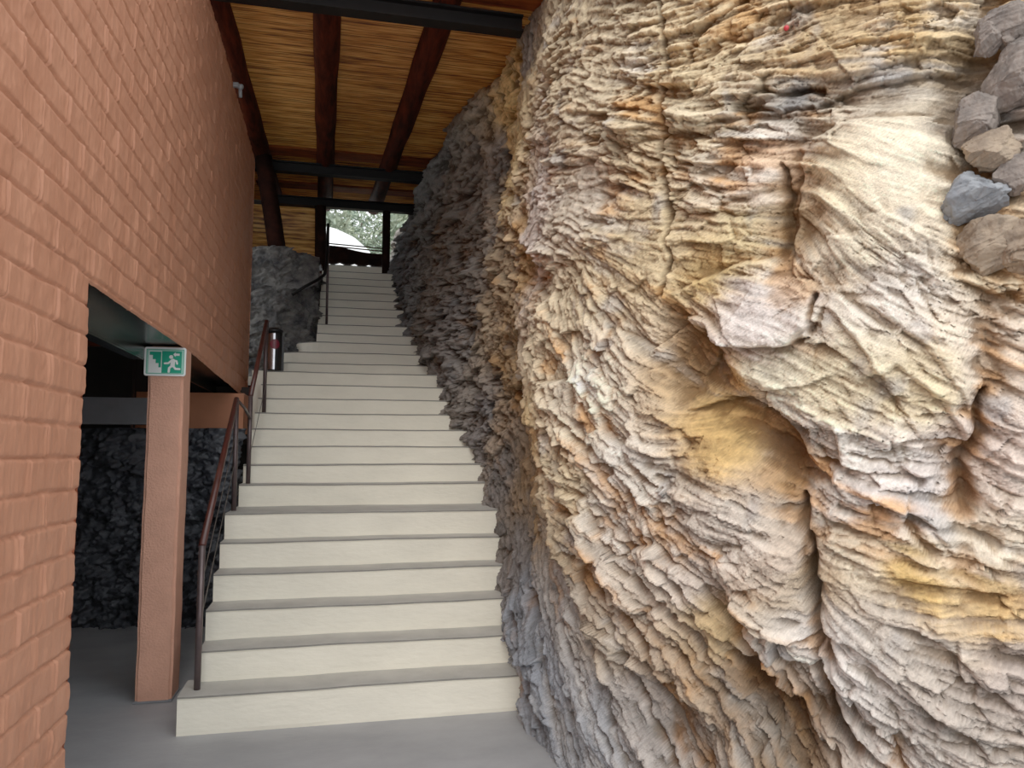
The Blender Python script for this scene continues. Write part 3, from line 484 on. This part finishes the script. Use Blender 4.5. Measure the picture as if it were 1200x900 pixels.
for sx in(-1,1): MB().box(bc[0]+sx*.10-.011,bc[0]+sx*.10+.011,bc[1]-.012,bc[1]+.012,bc[2]-.02,bc[2]+.40).build('leg',M['black'],bn)
# ------------------------------------------------------------------ roof
SL=.082
def rz(y): return 5.15+.08*(y-5.75)      # underside of the logs' supports
def reed_sheet(name,x0,x1,y0,y1,zf,dx=.12):
    pitch=.016;ys=[];hs=[];y=y0
    while y<y1:
        w=pitch*random.uniform(.8,1.25)
        for k,h in((0,0),(.25,-.7),(.5,-1),(.75,-.7)): ys.append(y+w*k);hs.append(h*w*.75)
        y+=w
    ys=np.array(ys);hs=np.array(hs);x=np.arange(x0,x1+dx,dx);Xg,Yg=np.meshgrid(x,ys)
    wv=.004*fbm(Xg*1.3,Yg*40,2,6);return grid_mesh(name,Xg,Yg+wv*.5,zf(Yg)+hs[:,None]+.006*fbm(Xg*.8,Yg*3,2,9)+wv*.4,M['reed'])
tag(reed_sheet('ceiling',-2.65,1.95,4.6,13.2,lambda y:rz(y)+.15),kind='structure')
def slab(y0,y1,x0,x1,a,b):
    return MB().add([(x,y,rz(y)+h) for h in(a,b) for x,y in((x0,y0),(x1,y0),(x1,y1),(x0,y1))],[(0,1,2,3),(7,6,5,4),(0,1,5,4),(1,2,6,5),(2,3,7,6),(3,0,4,7)])
tag(slab(4.6,13.2,-2.65,1.95,.19,.26).build('ceiling_deck',M['dark']),kind='structure')
def rafter(x0,x1,label,r=.118):
    pts=[(x0+(x1-x0)*k/14,4.65+8.5*k/14,rz(4.65+8.5*k/14)+.115+.006*math.sin(k*1.7)) for k in range(15)]
    return tag(MB().tube(pts,[r*(1+.06*math.sin(k*2.1)) for k in range(15)],16,wob=.02).build('roof_rafter',M['log'],smooth=True),label,'rafter','round log rafters under the reed ceiling')
rafter(-.13,-.29,'dark log rafter running up the middle of the reed ceiling')
rafter(.84,.53,'dark log rafter of the reed ceiling nearest the cliff')
rafter(-1.05,-1.09,'dark log rafter of the reed ceiling along the top of the brick wall')
def ibeam(y,z,x0,x1,label):
    m=MB();m.box(x0,x1,y-.06,y+.06,z,z+.018).box(x0,x1,y-.012,y+.012,z+.018,z+.125).box(x0,x1,y-.06,y+.06,z+.125,z+.143)
    return tag(m.build('steel_beam',M['steel']),label,'beam','black steel beams across the ceiling')
ibeam(5.75,5.0,-1.0,1.40,'black steel beam across the ceiling nearest the camera, top of the photo')
ibeam(10.45,5.40,-1.3,1.22,'black steel beam across the ceiling, middle of the three')
ibeam(12.15,5.49,-1.15,1.15,'black steel beam right above the bright opening at the top')
for y,w in((5.66,'nearest'),(10.30,'middle'),(12.02,'farthest')):
    o=MB().add([(x,yy,rz(yy)+zz) for x in(-1.3,1.6) for yy in(y-.17,y+.17) for zz in(.11,.14)],[(0,1,3,2),(4,6,7,5),(0,4,5,1),(2,3,7,6),(0,2,6,4),(1,5,7,3)]).build('roof_board',M['board'])
    tag(o,'flat reddish wooden board against the reed ceiling above the %s steel beam'%w,'board','boards on the ceiling above the steel beams')
# posts at the head of the stairs
tag(MB().tube([(-1.03,10.25,5.48),(-.96,10.1,5.1),(-.87,9.95,4.6),(-.77,9.8,4.02)],.11,14,wob=.03).build('leaning_log',M['darklog'],smooth=True),'thick dark leaning log strut behind the end of the brick wall','log')
tag(MB().tube([(-.335,12.05,5.47),(-.325,12.05,5.0),(-.32,12.05,4.4)],.088,14,wob=.02).build('wooden_post',M['darklog'],smooth=True),'dark log post at the left side of the bright opening','post','log posts framing the opening')
tag(MB().tube([(.70,12.15,5.49),(.70,12.15,4.9),(.70,12.15,4.4)],.065,14,wob=.02).build('wooden_post',M['darklog'],smooth=True),'slim dark post between the bright opening and the cliff','post','log posts framing the opening')
def hang():
    ys=np.arange(0,1.0,.004);x=np.arange(-2.6,-.30,.1);Xg,Yg=np.meshgrid(x,ys);return grid_mesh('reed_panel',Xg,12.25+Yg*.35,5.50-Yg*.9+.005*np.sin(Yg*390),M['reed'])
tag(hang(),'reed matting panel hanging between leaning log and left post','panel')
# wooden barrier across the head of the stairs
g=empty('log_barrier',(.24,12.75,4.6));tag(g,'dark red log barrier with thin rails across the head of the stairs','barrier')
m=MB();top=[];bot=[]
for k in range(49):
    u=k/48;x=-.26+1.0*u;top.append((x,5.0-.07*u+.035*math.sin(u*6)*(1-u)+.02*math.exp(-((u-.14)/.05)**2)));bot.append((x,4.775-.035*abs(math.sin(u*math.pi*4.2))-.02*u))
v=[(x,12.7,z) for x,z in top]+[(x,12.7,z) for x,z in bot]+[(x,12.82,z) for x,z in top]+[(x,12.82,z) for x,z in bot];f=[]
for k in range(48):
    f+=[(k,k+1,50+k,49+k),(98+k,147+k,148+k,99+k),(k,98+k,99+k,k+1),(49+k,50+k,148+k,147+k)]
f+=[(0,49,147,98),(48,146,195,97)]
m.add(v,f).build('log_panel',M['darklog'],g)
for z0,z1,r in((5.035,4.99,.012),(5.075,5.04,.012)): MB().tube([(-.26,12.74,z0),(.74,12.74,z1)],r,8).build('rail',M['log'],g,True)
for x in(-.24,.72): MB().tube([(x,12.76,4.4),(x,12.76,5.06)],.035,10).build('post',M['log'],g,True)
# outcrop left of the upper steps
oc=sheet('rock_outcrop',[(-2.6,9.9),(-1.2,9.65),(-.72,9.56),(-.5,9.72),(-.31,9.9),(-.30,12.4)],(2.2,4.14),.085,9,M['outcrop'])
tag(oc,'dark grey rock outcrop left of the upper stairs behind the brick wall','rock')
def cap():
    x=np.arange(-2.6,-.26,.04);y=np.arange(9.62,13.3,.04);X,Y=np.meshgrid(x,y);return grid_mesh('ledge_top',X,Y,4.08+.13*(Y-9.6)+.12*fbm(X*2,Y*2,4,31)+.05*fbm(X*8,Y*8,3,33)-.4*np.exp(-((Y-9.62)/.15)),M['outcrop'],parent=oc)
cap()
tag(MB().box(-2.7,-2.6,8.9,13.4,0,6.2).box(-2.7,-.9,9.06,9.12,0,2.37).box(-2.7,-.40,13.25,13.35,3.5,6.2).build('wall_far',M['dark']),kind='structure')
tag(MB().box(-2.6,-.80,9.13,9.85,2.37,2.475).box(-.90,-.77,8.46,9.2,-.02,2.478).build('trim_3',M['riser']),kind='structure')
# small lamp bracket at the top of the wall
lp=empty('wall_spotlight',(-.99,7.19,4.98));tag(lp,'small grey spotlight clipped to the top of the brick wall','lamp')
MB().box(-1.02,-.965,7.17,7.21,4.99,5.03).build('bracket',M['gadget'],lp,bevel=.004)
MB().tube([(-.975,7.20,5.01),(-.935,7.17,4.99)],.024,14).tube([(-.95,7.19,4.99),(-.945,7.19,4.90)],.016,12).build('lamp_head',M['gadget'],lp,True)
# ------------------------------------------------------------------ exit sign on the pillar
sg=empty('exit_sign',(-1.133,5.432,2.209));tag(sg,'green and white emergency exit sign with stairs and running figure on the pillar','sign')
def SP(x,y): return (-1.133+(x-565)/800*.258,2.209-(y-457)/585*.192)
def flat(pts,y0,th,name,mt,m=None,build=True):
    m=m or MB();n=len(pts);P=[SP(*p) for p in pts]
    m.add([(x,y0,z) for x,z in P]+[(x,y0+th,z) for x,z in P],[tuple(range(n)),tuple(range(2*n-1,n-1,-1))]+[(i,(i+1)%n,n+(i+1)%n,n+i) for i in range(n)])
    return m.build(name,mt,sg) if build else m
def rr(x0,y0,x1,y1,r):
    o=[]
    for cx,cy,a0 in((x1-r,y0+r,-90),(x1-r,y1-r,0),(x0+r,y1-r,90),(x0+r,y0+r,180)):
        for k in range(6):
            t=math.radians(a0+k*18);o.append((cx+r*math.cos(t),cy+r*math.sin(t)))
    return o
_sk=[0]
def stroke(pts,w):
    m=MB()
    for (xa,ya),(xb,yb) in zip(pts[:-1],pts[1:]):
        L_=math.hypot(xb-xa,yb-ya);a=math.atan2(yb-ya,xb-xa);o=[]
        for k in range(9): t=a+math.pi/2+k*math.pi/8;o.append((xa+w/2*math.cos(t),ya+w/2*math.sin(t)))
        for k in range(9): t=a-math.pi/2+k*math.pi/8;o.append((xb+w/2*math.cos(t),yb+w/2*math.sin(t)))
        _sk[0]+=1;flat(o,5.4234-.00009*_sk[0],.0009+.00009*_sk[0],'',None,m,False)
    return m
flat(rr(165,165,965,750,45),5.427,.008,'sign_plate',M['white'])
flat(rr(200,205,932,712,18),5.4262,.0008,'green_border',M['green']);flat(rr(212,216,922,702,14),5.4256,.0008,'pale_border',M['mint'])
flat([(500,245),(885,245),(885,690),(500,690)],5.4248,.0008,'green_panel',M['green']);flat([(248,240),(500,240),(500,690),(248,690)],5.4248,.0008,'white_panel',M['white'])
flat([(264,258),(488,258),(488,580),(440,580),(440,495),(383,495),(383,415),(325,415),(325,330),(264,330)],5.4240,.0008,'stair_pictogram',M['green'])
r=stroke([(690,430),(630,490),(560,495)],36)
for pts,w in(([(735,432),(785,442),(800,498)],34),([(718,440),(712,530)],84),([(695,545),(648,590),(642,665)],42),([(722,540),(768,603),(848,606)],40)): k=stroke(pts,w);r.add(k.v,k.f)
flat([(680+38*math.cos(t*.2618),362+38*math.sin(t*.2618)) for t in range(24)],5.4220,.0022,'',None,r,False);r.build('running_figure',M['white'],sg)
flat([(718,310),(765,262),(765,290),(840,290),(840,332),(765,332),(765,360)],5.4235,.0008,'arrow',M['white'])
# ------------------------------------------------------------------ outside, beyond the opening
tag(MB().box(-8,10,12.9,40,4.3,4.56).build('ground',M['ground']),kind='structure')
cn=empty('white_canopy',(-.45,17.5,4.56));tag(cn,'white rounded canopy standing outside beyond the opening','canopy')
MB().lathe((-.45,17.5,5.45),[(1.45,0),(1.42,.12),(1.3,.42),(1.08,.75),(.8,1.0),(.45,1.18),(.1,1.24),(0,1.245)],36).build('canopy_top',M['canopy'],cn,True)
for a in range(4): MB().tube([(-.45+1.3*math.cos(a*1.571+.78),17.5+1.3*math.sin(a*1.571+.78),4.55),(-.45+1.3*math.cos(a*1.571+.78),17.5+1.3*math.sin(a*1.571+.78),5.5)],.03,8).build('leg',M['canopy'],cn)
def tree(x,y,h,r,seed,label):
    t=empty('tree',(x,y,4.5));rs=np.random.RandomState(seed)
    m=MB().tube([(x,y,4.5),(x+.1,y,4.5+h*.3),(x-.05,y+.1,4.5+h*.6),(x,y,4.5+h*.85)],[.16,.13,.09,.03],10)
    for k in range(9):
        a=rs.uniform(0,6.28);b0=rs.uniform(.2,.7)*h;m.tube([(x,y,4.5+b0),(x+r*.4*math.cos(a),y+r*.4*math.sin(a),4.5+b0+.15*h),(x+r*.8*math.cos(a),y+r*.8*math.sin(a),4.5+b0+.2*h)],[.06,.04,.015],6)
    m.build('trunk',M['bark'],t)
    n=22000;d=rs.randn(n,3);d/=np.linalg.norm(d,axis=1)[:,None];rad=rs.rand(n)**.45
    c=d*rad[:,None]*np.array([r,r,h*.48]);c*=(1+.3*np.sin(d[:,:1]*5+d[:,2:]*4+seed));c+=np.array([x,y,4.5+h*.52])
    a=rs.randn(n,3);a/=np.linalg.norm(a,axis=1)[:,None];b_=np.cross(a,rs.randn(n,3));b_/=np.linalg.norm(b_,axis=1)[:,None];s_=rs.uniform(.05,.12,n)[:,None]
    V=np.stack([c-a*s_,c+b_*s_*.5,c+a*s_,c-b_*s_*.5],1).reshape(-1,3)
    me=bpy.data.meshes.new('foliage');me.from_pydata(V.tolist(),[],np.arange(4*n).reshape(-1,4).tolist());me.materials.append(M['leaf']);link('foliage',me,t)
    return tag(t,label,'tree','trees beyond the opening')
tree(-1.7,20.6,5.0,1.7,1,'hazy grey green tree beyond the opening, behind the white canopy')
tree(2.7,22,4.8,1.8,2,'sunlit green tree beyond the opening beside the right post')
tree(.7,27.5,6.5,2.9,3,'far green tree filling the middle of the opening')
# red marker on the cliff
mk=(1.961,2.946,3.535);ax=np.array((-0.486,-0.730,-0.480))
tag(MB().tube([np.array(mk)-ax*.12,np.array(mk)],.012,14).build('survey_marker',M['red'],smooth=True),'small round red marker stuck in the upper cliff','marker')
# ------------------------------------------------------------------ light and camera
w=bpy.data.worlds.new('sky');scene.world=w;w.use_nodes=True;bg=w.node_tree.nodes['Background'];bg.inputs['Color'].default_value=(.93,.97,1.0,1);bg.inputs['Strength'].default_value=1.5
sun=bpy.data.lights.new('soft_sun','SUN');sun.energy=1.5;sun.angle=math.radians(36);sun.color=(1,.965,.9)
so=bpy.data.objects.new('soft_sun',sun);COL.objects.link(so)
from mathutils import Vector
so.rotation_euler=Vector((.18,.72,-.62)).to_track_quat('-Z','Y').to_euler()
cam=bpy.data.cameras.new('camera');cam.sensor_width=36;cam.lens=36*890/1200;cam.clip_start=.05
co=bpy.data.objects.new('camera',cam);COL.objects.link(co);co.location=(0,0,1.6);co.rotation_euler=(math.radians(90+5.2),0,math.radians(-12.9));scene.camera=co
scene.view_settings.view_transform='Standard';scene.view_settings.look='None';scene.view_settings.exposure=-.07;scene.view_settings.gamma=1.3
